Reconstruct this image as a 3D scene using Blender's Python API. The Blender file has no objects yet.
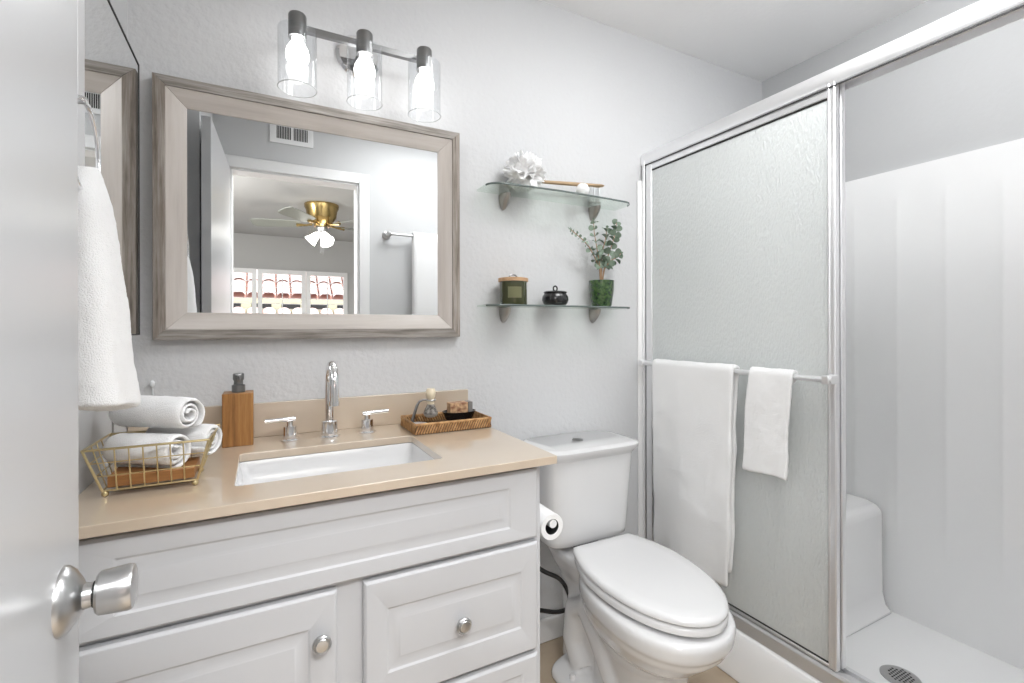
import bpy, bmesh, math, random
from math import sin, cos, pi, radians, atan2, sqrt
from mathutils import Vector, Matrix, noise

random.seed(7)
SC = bpy.context.scene
COL = SC.collection

# ------------------------------------------------------------------ camera
F_PX, YAW, ROLL, CY = 479.0, radians(27.65), radians(0.138), 327.2
CAM = Vector((0, -1.504, 1.15))
_f = Vector((sin(YAW), cos(YAW), 0)); _r = Vector((cos(YAW), -sin(YAW), 0)); _d = Vector((0, 0, -1))
_R = _r * cos(ROLL) + _d * sin(ROLL); _D = _d * cos(ROLL) - _r * sin(ROLL)
cd = bpy.data.cameras.new('camera'); cam = bpy.data.objects.new('camera', cd); COL.objects.link(cam)
cam.matrix_world = Matrix(((_R.x, -_D.x, -_f.x, CAM.x), (_R.y, -_D.y, -_f.y, CAM.y), (_R.z, -_D.z, -_f.z, CAM.z), (0, 0, 0, 1)))
cd.sensor_width = 36; cd.lens = F_PX / 1024 * 36; cd.shift_y = -(341.5 - CY) / 1024; cd.clip_start = 0.02
SC.camera = cam

# ------------------------------------------------------------------ world, sun, exposure
SC.view_settings.view_transform = 'Standard'; SC.view_settings.look = 'None'
SC.view_settings.exposure = 0.66; SC.view_settings.gamma = 1.0; SC.view_settings.use_curve_mapping = False
W = bpy.data.worlds.new('sky'); SC.world = W; W.use_nodes = True
nt = W.node_tree; nt.nodes.clear()
wo = nt.nodes.new('ShaderNodeOutputWorld'); bg = nt.nodes.new('ShaderNodeBackground')
bg.inputs[0].default_value = (0.80, 0.88, 1.0, 1); bg.inputs[1].default_value = 1.8
nt.links.new(bg.outputs[0], wo.inputs[0])
sd = bpy.data.lights.new('sun', 'SUN'); sd.energy = 3.5; sd.angle = 0.02; sd.color = (1, .96, .9)
so = bpy.data.objects.new('sun', sd); COL.objects.link(so); so.rotation_euler = (radians(-38), radians(20), 0)

def area(name, loc, rot, sx, sy, power, color=(1, 1, 1)):
    l = bpy.data.lights.new(name, 'AREA'); l.shape = 'RECTANGLE'; l.size = sx; l.size_y = sy; l.energy = power; l.color = color
    o = bpy.data.objects.new(name, l); COL.objects.link(o); o.location = loc; o.rotation_euler = rot
    return o
BULB = 5.5
def lamp(name, loc, r, power, color=(1, 1, 1)):
    l = bpy.data.lights.new(name, 'POINT'); l.shadow_soft_size = r; l.energy = power; l.color = color
    o = bpy.data.objects.new(name, l); COL.objects.link(o); o.location = loc
    return o
lamp('bathroom_fill_point', (1.05, -.95, 2.22), .10, 3.6, (.98, .99, 1))  # added unseen point fill that brightens ceiling and walls
area('bathroom_fill_area', (0.85, -1.0, 2.335), (0, 0, 0), 0.6, 0.5, 7.0, (.98, .99, 1))  # soft overhead fill added out of view, stands for no fixture
lamp('bedroom_fill_point', (-.95, -3.0, 1.95), .15, 45.0, (1, .99, .97))  # added fill reaching towels and shower glass through the doorway
lamp('shower_fill_point', (1.64, -.90, 2.25), .05, 2.8, (.98, .99, 1))  # extra fill added out of frame to brighten the shower
area('bedroom_fill_area', (0.5, -2.2, 2.38), (0, 0, 0), 1.6, .8, 62.0, (.98, .99, 1))  # added bedroom fill, placed where the mirror cannot show it

# ------------------------------------------------------------------ materials
def mat(name, col, rough=.5, metal=0.0, bump=None, var=None, coat=0.0, spec=.5, sheen=0.0, emit=None, sss=0.0, stretch=(1, 1, 1)):
    m = bpy.data.materials.new(name); m.use_nodes = True
    t = m.node_tree; b = t.nodes['Principled BSDF']
    b.inputs['Base Color'].default_value = (*col, 1); b.inputs['Roughness'].default_value = rough
    b.inputs['Metallic'].default_value = metal; b.inputs['Coat Weight'].default_value = coat
    b.inputs['Specular IOR Level'].default_value = spec; b.inputs['Sheen Weight'].default_value = sheen
    b.inputs['Coat Roughness'].default_value = .05
    if emit:
        b.inputs['Emission Color'].default_value = (*emit[0], 1); b.inputs['Emission Strength'].default_value = emit[1]
    tc = t.nodes.new('ShaderNodeTexCoord'); mp = t.nodes.new('ShaderNodeMapping'); mp.inputs['Scale'].default_value = stretch
    t.links.new(tc.outputs['Object'], mp.inputs['Vector'])
    if var:   # (other colour, scale, detail)
        n = t.nodes.new('ShaderNodeTexNoise'); n.inputs['Scale'].default_value = var[1]; n.inputs['Detail'].default_value = var[2]
        r = t.nodes.new('ShaderNodeValToRGB'); r.color_ramp.elements[0].position = .35; r.color_ramp.elements[1].position = .65
        r.color_ramp.elements[0].color = (*col, 1); r.color_ramp.elements[1].color = (*var[0], 1)
        t.links.new(mp.outputs[0], n.inputs['Vector']); t.links.new(n.outputs['Fac'], r.inputs[0]); t.links.new(r.outputs[0], b.inputs['Base Color'])
    if bump:  # (scale, strength, distance[, detail])
        n = t.nodes.new('ShaderNodeTexNoise'); n.inputs['Scale'].default_value = bump[0]
        n.inputs['Detail'].default_value = bump[3] if len(bump) > 3 else 3
        bp = t.nodes.new('ShaderNodeBump'); bp.inputs['Strength'].default_value = bump[1]; bp.inputs['Distance'].default_value = bump[2]
        t.links.new(mp.outputs[0], n.inputs['Vector']); t.links.new(n.outputs['Fac'], bp.inputs['Height']); t.links.new(bp.outputs[0], b.inputs['Normal'])
    return m

def thin_glass(name, tint=(1, 1, 1), rough=.02, refl=1.0, bump=None, diffuse=0.0, dcol=(.8, .83, .83), vgrain=False, back=.45):
    m = bpy.data.materials.new(name); m.use_nodes = True; t = m.node_tree; t.nodes.clear()
    out = t.nodes.new('ShaderNodeOutputMaterial')
    tr = t.nodes.new('ShaderNodeBsdfTransparent'); tr.inputs[0].default_value = (*tint, 1)
    gl = t.nodes.new('ShaderNodeBsdfGlossy'); gl.inputs['Roughness'].default_value = rough
    lw = t.nodes.new('ShaderNodeLayerWeight'); lw.inputs['Blend'].default_value = .5
    pw = t.nodes.new('ShaderNodeMath'); pw.operation = 'POWER'; pw.inputs[1].default_value = 4.0
    fr = t.nodes.new('ShaderNodeMath'); fr.operation = 'MULTIPLY_ADD'; fr.inputs[1].default_value = .75; fr.inputs[2].default_value = .05
    t.links.new(lw.outputs['Facing'], pw.inputs[0]); t.links.new(pw.outputs[0], fr.inputs[0])
    mx = t.nodes.new('ShaderNodeMixShader')
    mul = t.nodes.new('ShaderNodeMath'); mul.operation = 'MULTIPLY'; mul.inputs[1].default_value = refl; mul.use_clamp = True
    t.links.new(fr.outputs[0], mul.inputs[0]); t.links.new(mul.outputs[0], mx.inputs[0])
    t.links.new(tr.outputs[0], mx.inputs[1]); t.links.new(gl.outputs[0], mx.inputs[2])
    last = mx
    if bump:
        tc = t.nodes.new('ShaderNodeTexCoord'); mp = t.nodes.new('ShaderNodeMapping')
        mp.inputs['Scale'].default_value = (1, 1, .3) if vgrain else (1, 1, 1)
        n = t.nodes.new('ShaderNodeTexNoise'); n.inputs['Scale'].default_value = bump[0]; n.inputs['Detail'].default_value = 2
        b = t.nodes.new('ShaderNodeBump'); b.inputs['Strength'].default_value = bump[1]; b.inputs['Distance'].default_value = bump[2]
        t.links.new(tc.outputs['Object'], mp.inputs[0]); t.links.new(mp.outputs[0], n.inputs['Vector'])
        t.links.new(n.outputs['Fac'], b.inputs['Height']); t.links.new(b.outputs[0], gl.inputs['Normal'])
    if diffuse:
        df = t.nodes.new('ShaderNodeBsdfDiffuse'); df.inputs[0].default_value = (*dcol, 1)
        tl = t.nodes.new('ShaderNodeBsdfTranslucent'); tl.inputs[0].default_value = (*dcol, 1)
        m1 = t.nodes.new('ShaderNodeMixShader'); m1.inputs[0].default_value = back
        t.links.new(df.outputs[0], m1.inputs[1]); t.links.new(tl.outputs[0], m1.inputs[2])
        if bump: t.links.new(b.outputs[0], df.inputs['Normal'])
        m2 = t.nodes.new('ShaderNodeMixShader'); m2.inputs[0].default_value = diffuse
        t.links.new(tr.outputs[0], m2.inputs[1]); t.links.new(m1.outputs[0], m2.inputs[2])
        t.links.new(m2.outputs[0], mx.inputs[1])
    t.links.new(last.outputs[0], out.inputs[0])
    return m

def wood(name, c1, c2, c3, axis=0, scale=1.0, rough=.55, bump=.3, fine=60):
    """streaky wood, grain running along the given axis of the object"""
    m = bpy.data.materials.new(name); m.use_nodes = True; t = m.node_tree; b = t.nodes['Principled BSDF']
    b.inputs['Roughness'].default_value = rough
    tc = t.nodes.new('ShaderNodeTexCoord'); mp = t.nodes.new('ShaderNodeMapping')
    s = [1.0, 1.0, 1.0]; s[axis] = .06; mp.inputs['Scale'].default_value = [v * scale for v in s]
    t.links.new(tc.outputs['Object'], mp.inputs[0])
    n = t.nodes.new('ShaderNodeTexNoise'); n.inputs['Scale'].default_value = fine; n.inputs['Detail'].default_value = 5; n.inputs['Roughness'].default_value = .65
    r = t.nodes.new('ShaderNodeValToRGB'); e = r.color_ramp.elements
    e[0].position = .3; e[0].color = (*c1, 1); e[1].position = .7; e[1].color = (*c3, 1); k = e.new(.5); k.color = (*c2, 1)
    bp = t.nodes.new('ShaderNodeBump'); bp.inputs['Strength'].default_value = bump; bp.inputs['Distance'].default_value = .002
    t.links.new(mp.outputs[0], n.inputs['Vector']); t.links.new(n.outputs['Fac'], r.inputs[0]); t.links.new(r.outputs[0], b.inputs['Base Color'])
    t.links.new(n.outputs['Fac'], bp.inputs['Height']); t.links.new(bp.outputs[0], b.inputs['Normal'])
    return m

M = {}
M['wall'] = mat('painted_textured_wall', (.66, .665, .675), .5, bump=(58, .5, .005, 4), spec=.35)
M['wall_smooth'] = mat('painted_smooth_wall', (.56, .565, .57), .7)
M['wall_far'] = mat('dimmed_shower_wall', (.56, .565, .57), .6, bump=(58, .15, .004))  # same wall paint, base colour darkened to offset the shower fill
M['ceiling'] = mat('ceiling_paint', (.90, .90, .90), .8, bump=(50, .2, .004))
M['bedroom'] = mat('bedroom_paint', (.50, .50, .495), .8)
M['trim'] = mat('white_trim_paint', (.80, .80, .80), .3)
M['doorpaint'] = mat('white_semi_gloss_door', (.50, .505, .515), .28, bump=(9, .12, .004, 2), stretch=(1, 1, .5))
M['cabinet'] = mat('white_thermofoil', (.59, .595, .61), .5)
M['floor'] = mat('tan_stone_floor', (.40, .31, .22), .45, var=((.50, .41, .31), 6, 6), bump=(40, .1, .002))
M['carpet'] = mat('beige_carpet', (.45, .40, .35), .95)
M['porcelain'] = mat('white_porcelain', (.74, .74, .745), .12, coat=.5)
M['acrylic'] = mat('white_acrylic', (.93, .93, .93), .16, coat=.3)
M['chrome'] = mat('chrome', (.86, .86, .87), .07, 1.0)
M['nickel'] = mat('brushed_nickel', (.56, .56, .56), .28, 1.0, bump=(300, .08, .001), stretch=(1, 1, .1))
M['darknickel'] = mat('satin_dark_nickel', (.25, .25, .25), .32, 1.0)
M['alu'] = mat('bright_aluminium', (.88, .88, .89), .32, .85)
M['alubrush'] = mat('satin_aluminium', (.70, .70, .71), .42, .65)
M['black'] = mat('black_rubber_and_core_shade', (.015, .015, .015), .5)
M['taupe'] = mat('satin_taupe_nickel', (.42, .40, .37), .3, 1.0)
M['gap'] = mat('dark_edge', (.03, .03, .03), .6)
M['stone'] = mat('beige_quartz', (.57, .46, .345), .3, var=((.61, .51, .40), 5, 5), coat=1.0, spec=1.0)
M['mirror'] = mat('mirror_silver', (.88, .89, .89), .0, 1.0)
M['terry'] = mat('white_terry', (.90, .90, .90), .95, bump=(520, .7, .003, 2), sheen=.3)
M['bar_glass'] = thin_glass('clear_lamp_glass', (.94, .95, .96), .02, 1.3)
M['shelf_glass'] = thin_glass('shelf_glass', (.93, .97, .94), .02, 1.0)
M['shelf_edge'] = mat('green_glass_edge', (.13, .16, .15), .15)
M['frost'] = thin_glass('rain_pattern_glass', (.98, .985, .985), .14, 1.7, bump=(210, .8, .0055), diffuse=.86, dcol=(.86, .89, .885), vgrain=True, back=.15)
M['frost_inner'] = thin_glass('inner_pane_glass', (.98, .985, .985), .2, 1.0, diffuse=.22, dcol=(.86, .89, .885))
M['bulb'] = mat('lit_bulb', (1, 1, 1), .4, emit=((1, .98, .95), BULB))
M['gold'] = mat('brass_wire', (.66, .55, .32), .28, 1.0)
M['brass'] = mat('polished_brass', (.50, .36, .15), .22, 1.0)
M['paper'] = mat('white_paper', (.86, .86, .86), .9)
M['acacia'] = wood('acacia_wood', (.17, .07, .02), (.35, .16, .045), (.48, .25, .085), 2, 1, .4, .1, 70)
M['board'] = wood('brown_board', (.17, .065, .02), (.34, .15, .045), (.44, .21, .07), 0, 1, .5, .1, 50)
M['lid'] = wood('pale_wood', (.45, .26, .13), (.58, .36, .20), (.66, .44, .27), 0, 1, .5, .05, 60)
M['brushwood'] = wood('brush_handle_wood', (.36, .24, .14), (.46, .32, .19), (.52, .38, .24), 0, 1, .6, .05, 60)
M['frame_out_h'] = wood('weathered_frame_wood_h', (.14, .12, .10), (.30, .275, .25), (.46, .43, .40), 0, 1, .6, .5, 90)
M['frame_out_v'] = wood('weathered_frame_wood_v', (.13, .10, .075), (.30, .26, .225), (.47, .43, .39), 2, 1, .6, .5, 90)
M['frame_in_h'] = wood('pale_inner_frame_h', (.47, .425, .39), (.55, .505, .465), (.60, .56, .53), 0, 1, .3, .15, 40)
M['frame_in_v'] = wood('pale_inner_frame_v', (.47, .425, .39), (.55, .505, .465), (.60, .56, .53), 2, 1, .3, .15, 40)
M['rattan'] = mat('woven_rattan', (.30, .14, .045), .5, var=((.60, .36, .16), 60, 3))
M['rattan_dark'] = mat('dark_rattan', (.13, .07, .03), .6)
M['blackceramic'] = mat('black_ceramic', (.012, .012, .013), .22, coat=.3)
M['greenglass'] = mat('olive_green_glass', (.045, .05, .015), .08, coat=.6)
M['label'] = mat('olive_paper_label', (.15, .15, .07), .6)
M['pot'] = mat('green_mottled_glaze', (.006, .035, .010), .15, coat=.6, var=((.06, .12, .03), 90, 4), bump=(120, .4, .003))
M['leaf'] = mat('eucalyptus_leaf', (.13, .19, .13), .55, var=((.27, .34, .27), 30, 2))
M['stem'] = mat('brown_stem', (.35, .22, .13), .7)
M['greenstem'] = mat('grey_green_stem', (.20, .22, .13), .7)
M['cream'] = mat('cream_resin', (.82, .72, .54), .3)
M['bristle'] = mat('badger_bristle', (.05, .04, .035), .9, var=((.35, .33, .30), 120, 3))
M['bristletip'] = mat('pale_bristle_tip', (.55, .52, .48), .9)
M['soap'] = mat('marbled_soap_bar', (.70, .47, .27), .5, var=((.25, .10, .05), 70, 5))
M['soapend'] = mat('dark_soap_end', (.20, .19, .18), .5)
M['pouf'] = mat('white_mesh_sponge', (.92, .92, .92), .9, sheen=.2)
M['tulip'] = mat('lit_frosted_shade', (1, 1, 1), .5, emit=((1, .97, .9), 4.0))
M['blade'] = mat('pale_fan_blade', (.26, .27, .24), .5)
M['tile_roof'] = mat('pale_clay_tile', (.80, .66, .62), .8, var=((.66, .42, .36), 5, 3))
M['tile_gap'] = mat('red_brown_roof_underlay', (.45, .25, .20), .9)
M['stucco'] = mat('tan_stucco', (.45, .43, .30), .9)
M['vent_dark'] = mat('dark_slot', (.02, .02, .02), .8)
M['whitemetal'] = mat('white_enamel_metal', (.78, .78, .78), .4)
M['clearplastic'] = mat('clear_grey_plastic', (.75, .77, .78), .2)

# ------------------------------------------------------------------ helpers
ORG = {}
def empty(name, loc, label, cat, group=None):
    o = bpy.data.objects.new(name, None); COL.objects.link(o); o.location = loc; o.empty_display_size = .05
    ORG[o.name] = Vector(loc); tag(o, label, cat, group); return o
def tag(o, label=None, cat=None, group=None, kind=None):
    if label: o['label'] = label
    if cat: o['category'] = cat
    if group: o['group'] = group
    if kind: o['kind'] = kind
    return o

class MB:
    def __init__(s): s.b = bmesh.new()
    def box(s, x0, x1, y0, y1, z0, z1):
        v = [s.b.verts.new((x, y, z)) for x in (x0, x1) for y in (y0, y1) for z in (z0, z1)]
        for f in ((0, 1, 3, 2), (4, 6, 7, 5), (0, 4, 5, 1), (2, 3, 7, 6), (0, 2, 6, 4), (1, 5, 7, 3)): s.b.faces.new([v[i] for i in f])
        return s
    def loft(s, rings, cap=True, closed=True):
        R = [[s.b.verts.new(p) for p in r] for r in rings]; n = len(R[0])
        for a, b in zip(R, R[1:]):
            for i in range(n if closed else n - 1):
                j = (i + 1) % n; s.b.faces.new((a[i], a[j], b[j], b[i]))
        if cap and closed: s.b.faces.new(R[0][::-1]); s.b.faces.new(R[-1])
        return s
    def grid(s, nu, nv, fn):
        V = [[s.b.verts.new(fn(i / nu, j / nv)) for j in range(nv + 1)] for i in range(nu + 1)]
        for i in range(nu):
            for j in range(nv): s.b.faces.new((V[i][j], V[i + 1][j], V[i + 1][j + 1], V[i][j + 1]))
        return s
    def prism(s, poly, axis, a, b):
        """poly: 2d points; axis 'x','y','z' = extrusion axis"""
        def P(p, k): return {'x': (k, p[0], p[1]), 'y': (p[0], k, p[1]), 'z': (p[0], p[1], k)}[axis]
        return s.loft([[P(p, a) for p in poly], [P(p, b) for p in poly]])
    def lathe(s, prof, c, seg=32, ax=(0, 0, 1)):
        q = Vector((0, 0, 1)).rotation_difference(Vector(ax)); c = Vector(c); prof = [(max(r, 1e-5), h) for r, h in prof]
        return s.loft([[c + q @ Vector((r * cos(2 * pi * k / seg), r * sin(2 * pi * k / seg), h)) for k in range(seg)] for r, h in prof])
    def cyl(s, p0, p1, r, seg=20, r1=None):
        p0 = Vector(p0); p1 = Vector(p1); d = p1 - p0
        return s.lathe([(r, 0), (r if r1 is None else r1, d.length)], p0, seg, d.normalized())
    def tube(s, pts, r, seg=10, cap=True):
        pts = [Vector(p) for p in pts]; rings = []; t0 = (pts[1] - pts[0]).normalized()
        u = t0.orthogonal().normalized()
        for i, p in enumerate(pts):
            t = (pts[min(i + 1, len(pts) - 1)] - pts[max(i - 1, 0)]).normalized()
            u = (u - t * u.dot(t)).normalized(); w = t.cross(u); rr = r[i] if isinstance(r, (list, tuple)) else r
            rings.append([p + (u * cos(2 * pi * k / seg) + w * sin(2 * pi * k / seg)) * rr for k in range(seg)])
        return s.loft(rings, cap)
    def ball(s, c, r, seg=16, sz=1.0):
        return s.lathe([(r * sin(pi * k / (seg // 2)), -r * sz * cos(pi * k / (seg // 2))) for k in range(seg // 2 + 1)], c, seg)
    def build(s, name, m, parent=None, label=None, smooth=True, bevel=0, seg=2, ang=40, origin=None, weld=False):
        bmesh.ops.remove_doubles(s.b, verts=s.b.verts, dist=1e-6)
        bmesh.ops.recalc_face_normals(s.b, faces=s.b.faces)
        vs = s.b.verts
        if parent is not None:
            r = parent
            while r.parent: r = r.parent
            org = ORG[r.name]
        elif origin is not None: org = Vector(origin)
        else:
            xs = [v.co.x for v in vs]; ys = [v.co.y for v in vs]; zs = [v.co.z for v in vs]
            org = Vector(((min(xs) + max(xs)) / 2, (min(ys) + max(ys)) / 2, min(zs)))
        for v in vs: v.co -= org
        me = bpy.data.meshes.new(name); s.b.to_mesh(me); s.b.free()
        ms = m if isinstance(m, (list, tuple)) else [m]
        for k in ms: me.materials.append(k)
        for p in me.polygons: p.use_smooth = smooth
        if smooth: me.set_sharp_from_angle(angle=radians(ang))
        o = bpy.data.objects.new(name, me); COL.objects.link(o)
        if parent is not None: o.parent = parent
        else: o.location = org; ORG[o.name] = org
        if label: o['label'] = label
        if bevel:
            b = o.modifiers.new('bevel', 'BEVEL'); b.width = bevel; b.segments = seg; b.limit_method = 'ANGLE'; b.angle_limit = radians(35)
            b.harden_normals = False
        return o
def struct(o): o['kind'] = 'structure'; return o
def copy_tree(o, parent=None):
    c = o.copy(); COL.objects.link(c); c.parent = parent
    if parent is None: ORG[c.name] = Vector(o.location)
    for ch in list(o.children): copy_tree(ch, c)
    return c
def superel(cx, cy, z, a, bf, bb, n=2.5, N=48):
    """ring in xy; bf = half length toward -y, bb = toward +y"""
    out = []
    for k in range(N):
        t = 2 * pi * k / N; c, s_ = cos(t), sin(t)
        x = a * abs(c) ** (2 / n) * (1 if c >= 0 else -1); y = abs(s_) ** (2 / n) * (bb if s_ >= 0 else -bf)
        out.append((cx + x, cy + y, z))
    return out
def arc(c, r, a0, a1, n, plane='yz', k=0):
    out = []
    for i in range(n + 1):
        a = a0 + (a1 - a0) * i / n; u, v = r * cos(a), r * sin(a)
        out.append({'yz': (k, c[0] + u, c[1] + v), 'xz': (c[0] + u, k, c[1] + v), 'xy': (c[0] + u, c[1] + v, k)}[plane])
    return out

# ------------------------------------------------------------------ room shell
XL, XR, YB, YR, ZC = -.294, 2.17, 0.0, -1.54, 2.345
YO = YR - .11
struct(MB().box(XL - .1, XR + .1, YO, .1, -.1, 0).build('floor', M['floor'], smooth=False))
struct(MB().box(XL - .1, XR + .1, YR, .1, ZC, ZC + .1).build('ceiling', M['ceiling'], smooth=False))
struct(MB().box(XL - .1, XR + .1, 0, .1, 0, ZC).build('wall_back', M['wall'], smooth=False))
struct(MB().box(XL - .1, XL, YR, 0, 0, ZC).box(XL - .001, -.229, YR, -.93, 0, ZC).build('wall_left', M['wall_smooth'], smooth=False))
struct(MB().box(XR, XR + .1, YR, 0, 0, ZC).build('wall_right', M['wall_far'], smooth=False))
DX0, DX1, DZ = -.15, .53, 2.025
w = MB().box(XL - .1, DX0, YO, YR, 0, 2.4).box(DX1, XR + .1, YO, YR, 0, 2.4).box(DX0, DX1, YO, YR, DZ, 2.4)
struct(w.build('wall_rear', M['wall_smooth'], smooth=False))
w = MB().box(DX1, DX1 + .06, YR, YR + .014, 0, DZ + .06).box(DX0 - .06, DX0, YR, YR + .014, 0, DZ + .06).box(DX0, DX1, YR, YR + .014, DZ, DZ + .06)
w.box(DX0 - .001, DX0 + .012, YO, YR, 0, DZ).box(DX1 - .012, DX1 + .001, YO, YR, 0, DZ).box(DX0, DX1, YO, YR, DZ - .012, DZ + .001)
struct(w.build('trim_1', M['trim'], bevel=.003))
struct(MB().box(.582, 1.34, -.014, 0, 0, .085).build('baseboard_back', M['trim'], bevel=.005))

# open door on the left, its knob near the camera
hx, hy = -.145, -1.525; fx, fy = -.178, -.815
d = Vector((fx - hx, fy - hy, 0)); L = d.length; d.normalize(); nrm = Vector((d.y, -d.x, 0))   # nrm toward +x (room)
door = MB()
c0 = Vector((hx, hy, 0)); c1 = c0 + d * L
door.prism([(c0.x, c0.y), (c1.x, c1.y), (c1.x - nrm.x * .035, c1.y - nrm.y * .035), (c0.x - nrm.x * .035, c0.y - nrm.y * .035)], 'z', .012, DZ - .015)
door = door.build('door_1', M['doorpaint'], bevel=.002); struct(door)
kz = .880; kc = c0 + d * (L - .062); kc.z = kz
kb = MB().lathe([(.033, 0), (.0325, .003), (.028, .008), (.019, .014), (.0125, .017), (.0115, .025), (.0001, .025)], kc, 40, nrm)
rose = kb.build('knob_rosette', M['nickel'], door)
MB().cyl(kc + nrm * .024, kc + nrm * .0275, .0125).build('knob_collar', M['black'], door)
kn = MB().lathe([(.0001, .027), (.0185, .027), (.0210, .0295), (.0222, .045), (.0226, .053), (.0212, .0565), (.017, .058), (.0001, .0585)], kc, 40, nrm)
kn.build('door_knob', M['nickel'], door, ang=30)

# ------------------------------------------------------------------ shower stall and sliding door
sh = empty('shower_stall', (1.78, -.77, .0), 'white moulded acrylic shower stall with corner bench behind the sliding glass door', 'shower')
ZS = 1.75
# ribbed far panel: relief along y
def rib(y):
    if y > -.27 or y < -1.31: return 0
    k = ((-.271 - y) / .148) % 1
    return (2 * k - 1) ** 2 * .5 if abs(k - .5) < .47 else .5
ys = [-.002 + (YR + .004) * k / 260 for k in range(261)]
w = MB()
prof = [(y, XR - .014 - .011 * rib(y)) for y in ys]
def rz(z, x):   # ribs fade out near the top and bottom
    f = max(0, min(1, (1.66 - z) / .05)) * max(0, min(1, (z - .30) / .05)); return XR - .014 - (XR - .014 - x) * f
zz = [.05, .1, .3, .325, .35] + [.4 + .1 * k for k in range(13)] + [1.61, 1.63, 1.645, 1.66, ZS]
w.loft([[(rz(z, x), y, z) for y, x in prof] for z in zz], cap=False, closed=False)
w.loft([[(XR - .014, y, ZS) for y in ys], [(XR - .001, y, ZS) for y in ys]], cap=False, closed=False)
w.build('surround_panel', M['acrylic'], sh, ang=60)
MB().box(1.366, XR - .012, -.012, -.001, .05, ZS).build('surround_panel', M['acrylic'], sh, bevel=.004)
MB().box(1.335, XR - .012, YR + .001, YR + .012, .05, ZS).build('surround_panel', M['acrylic'], sh, bevel=.004)
MB().box(1.44, XR - .001, -1.525, -.013, .0, .05).build('shower_pan', M['acrylic'], sh, bevel=.004)
# curb with rounded top
cp = [(1.362, .0), (1.372, .135), (1.380, .150), (1.392, .155), (1.45, .155), (1.462, .148), (1.475, .05), (1.475, 0)]
MB().loft([[(x, y, z) for x, z in cp] for y in (-1.526, -.013)]).build('curb', M['acrylic'], sh, bevel=.004)
# bench seat at the back end, rounded nose
bp_ = [(-.013, .05), (-.013, .472), (-.47, .462), (-.505, .452), (-.522, .43), (-.524, .12), (-.534, .075), (-.56, .05)]
MB().loft([[(x, y, z) for y, z in bp_] for x in (1.48, XR - .025)]).build('bench_seat', M['acrylic'], sh, bevel=.012, seg=3)
dr = empty('floor_drain', (1.772, -.738, .05), 'round grey metal strainer drain set in the white shower floor', 'drain')
MB().lathe([(.0001, .0), (.052, .0), (.052, .003), (.046, .0055), (.03, .0045), (.0001, .0045)], (1.772, -.738, .0505), 40).build('strainer_plate', M['nickel'], dr)
w = MB()
for i in range(-3, 4):
    for j in range(-3, 4):
        if i * i + j * j <= 11:
            x, y = 1.772 + i * .0104 + (j % 2) * .0052, -.738 + j * .0094
            w.cyl((x, y, .0540), (x, y, .0556), .0033, 10)
w.build('drain_holes', M['vent_dark'], dr)

sd_ = empty('sliding_shower_door', (1.40, -.77, .155), 'framed sliding shower door of rain-patterned obscure glass', 'shower door')
# header: sloped bright face, rounded underside
hp = [(1.388, 1.813), (1.386, 1.822), (1.388, 1.850), (1.396, 1.862), (1.446, 1.865), (1.451, 1.812), (1.444, 1.808), (1.441, 1.826), (1.403, 1.826), (1.399, 1.811)]
MB().loft([[(x, y, z) for x, z in hp] for y in (-1.526, -.002)]).build('header_rail', M['alu'], sd_, bevel=.0008, ang=30)
tp = [(1.386, .1555), (1.383, .196), (1.388, .203), (1.403, .203), (1.404, .192), (1.43, .192), (1.431, .203), (1.445, .203), (1.448, .1555)]
MB().loft([[(x, y, z) for x, z in tp] for y in (-1.524, -.014)]).build('bottom_track', M['alubrush'], sd_, bevel=.0008, ang=30)
MB().box(1.3862, 1.3885, -1.52, -.028, 1.8055, 1.8095).build('header_gap_shade', M['gap'], sd_, smooth=False)  # dark strip standing for the shaded gap under the header lip
MB().box(1.384, 1.45, -.026, -.0135, .205, 1.83).build('side_jamb', M['alu'], sd_, bevel=.002)
MB().box(1.384, 1.45, -1.525, -1.513, .205, 1.83).build('side_jamb', M['alu'], sd_, bevel=.002)
def panel(xc, y0, y1, zt, gmat):
    p = MB().box(xc - .009, xc + .009, y0, y0 + .022, .206, zt).box(xc - .009, xc + .009, y1 - .030, y1, .206, zt).box(xc - .0115, xc - .008, y0 + .001, y0 + .006, .206, zt).box(xc - .0115, xc - .008, y0 + .015, y0 + .021, .206, zt)
    p.box(xc - .008, xc + .008, y0 + .022, y1 - .030, zt - .038, zt).box(xc - .008, xc + .008, y0 + .022, y1 - .030, .206, .214)
    p = p.build('sliding_panel', M['alu'], sd_, bevel=.002)
    g = MB().box(xc - .0025, xc + .0025, y0 + .014, y1 - .024, .212, zt - .034).build('glass_pane', gmat, p, smooth=False)
    MB().box(xc - .0035, xc + .0035, y0 + .0215, y1 - .0295, zt - .044, zt - .0375).box(xc - .0035, xc + .0035, y0 + .0215, y1 - .0295, .2135, .219).build('glazing_seal', M['gap'], p)
    return p
p1 = panel(1.398, -.757, -.030, 1.822, M['frost'])
p2 = panel(1.426, -.758, -.06, 1.828, M['frost_inner'])
# towel bar on the outer panel
bx, bz = 1.350, 1.006
MB().tube([(bx, -.052, bz), (bx, -.768, bz)], .0085, 16).build('towel_bar', M['alu'], p1)
MB().box(bx - .012, 1.39, -.765, -.745, bz - .012, bz + .012).box(bx - .012, 1.39, -.06, -.04, bz - .012, bz + .012).build('bar_bracket', M['alu'], p1, bevel=.003)

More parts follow.
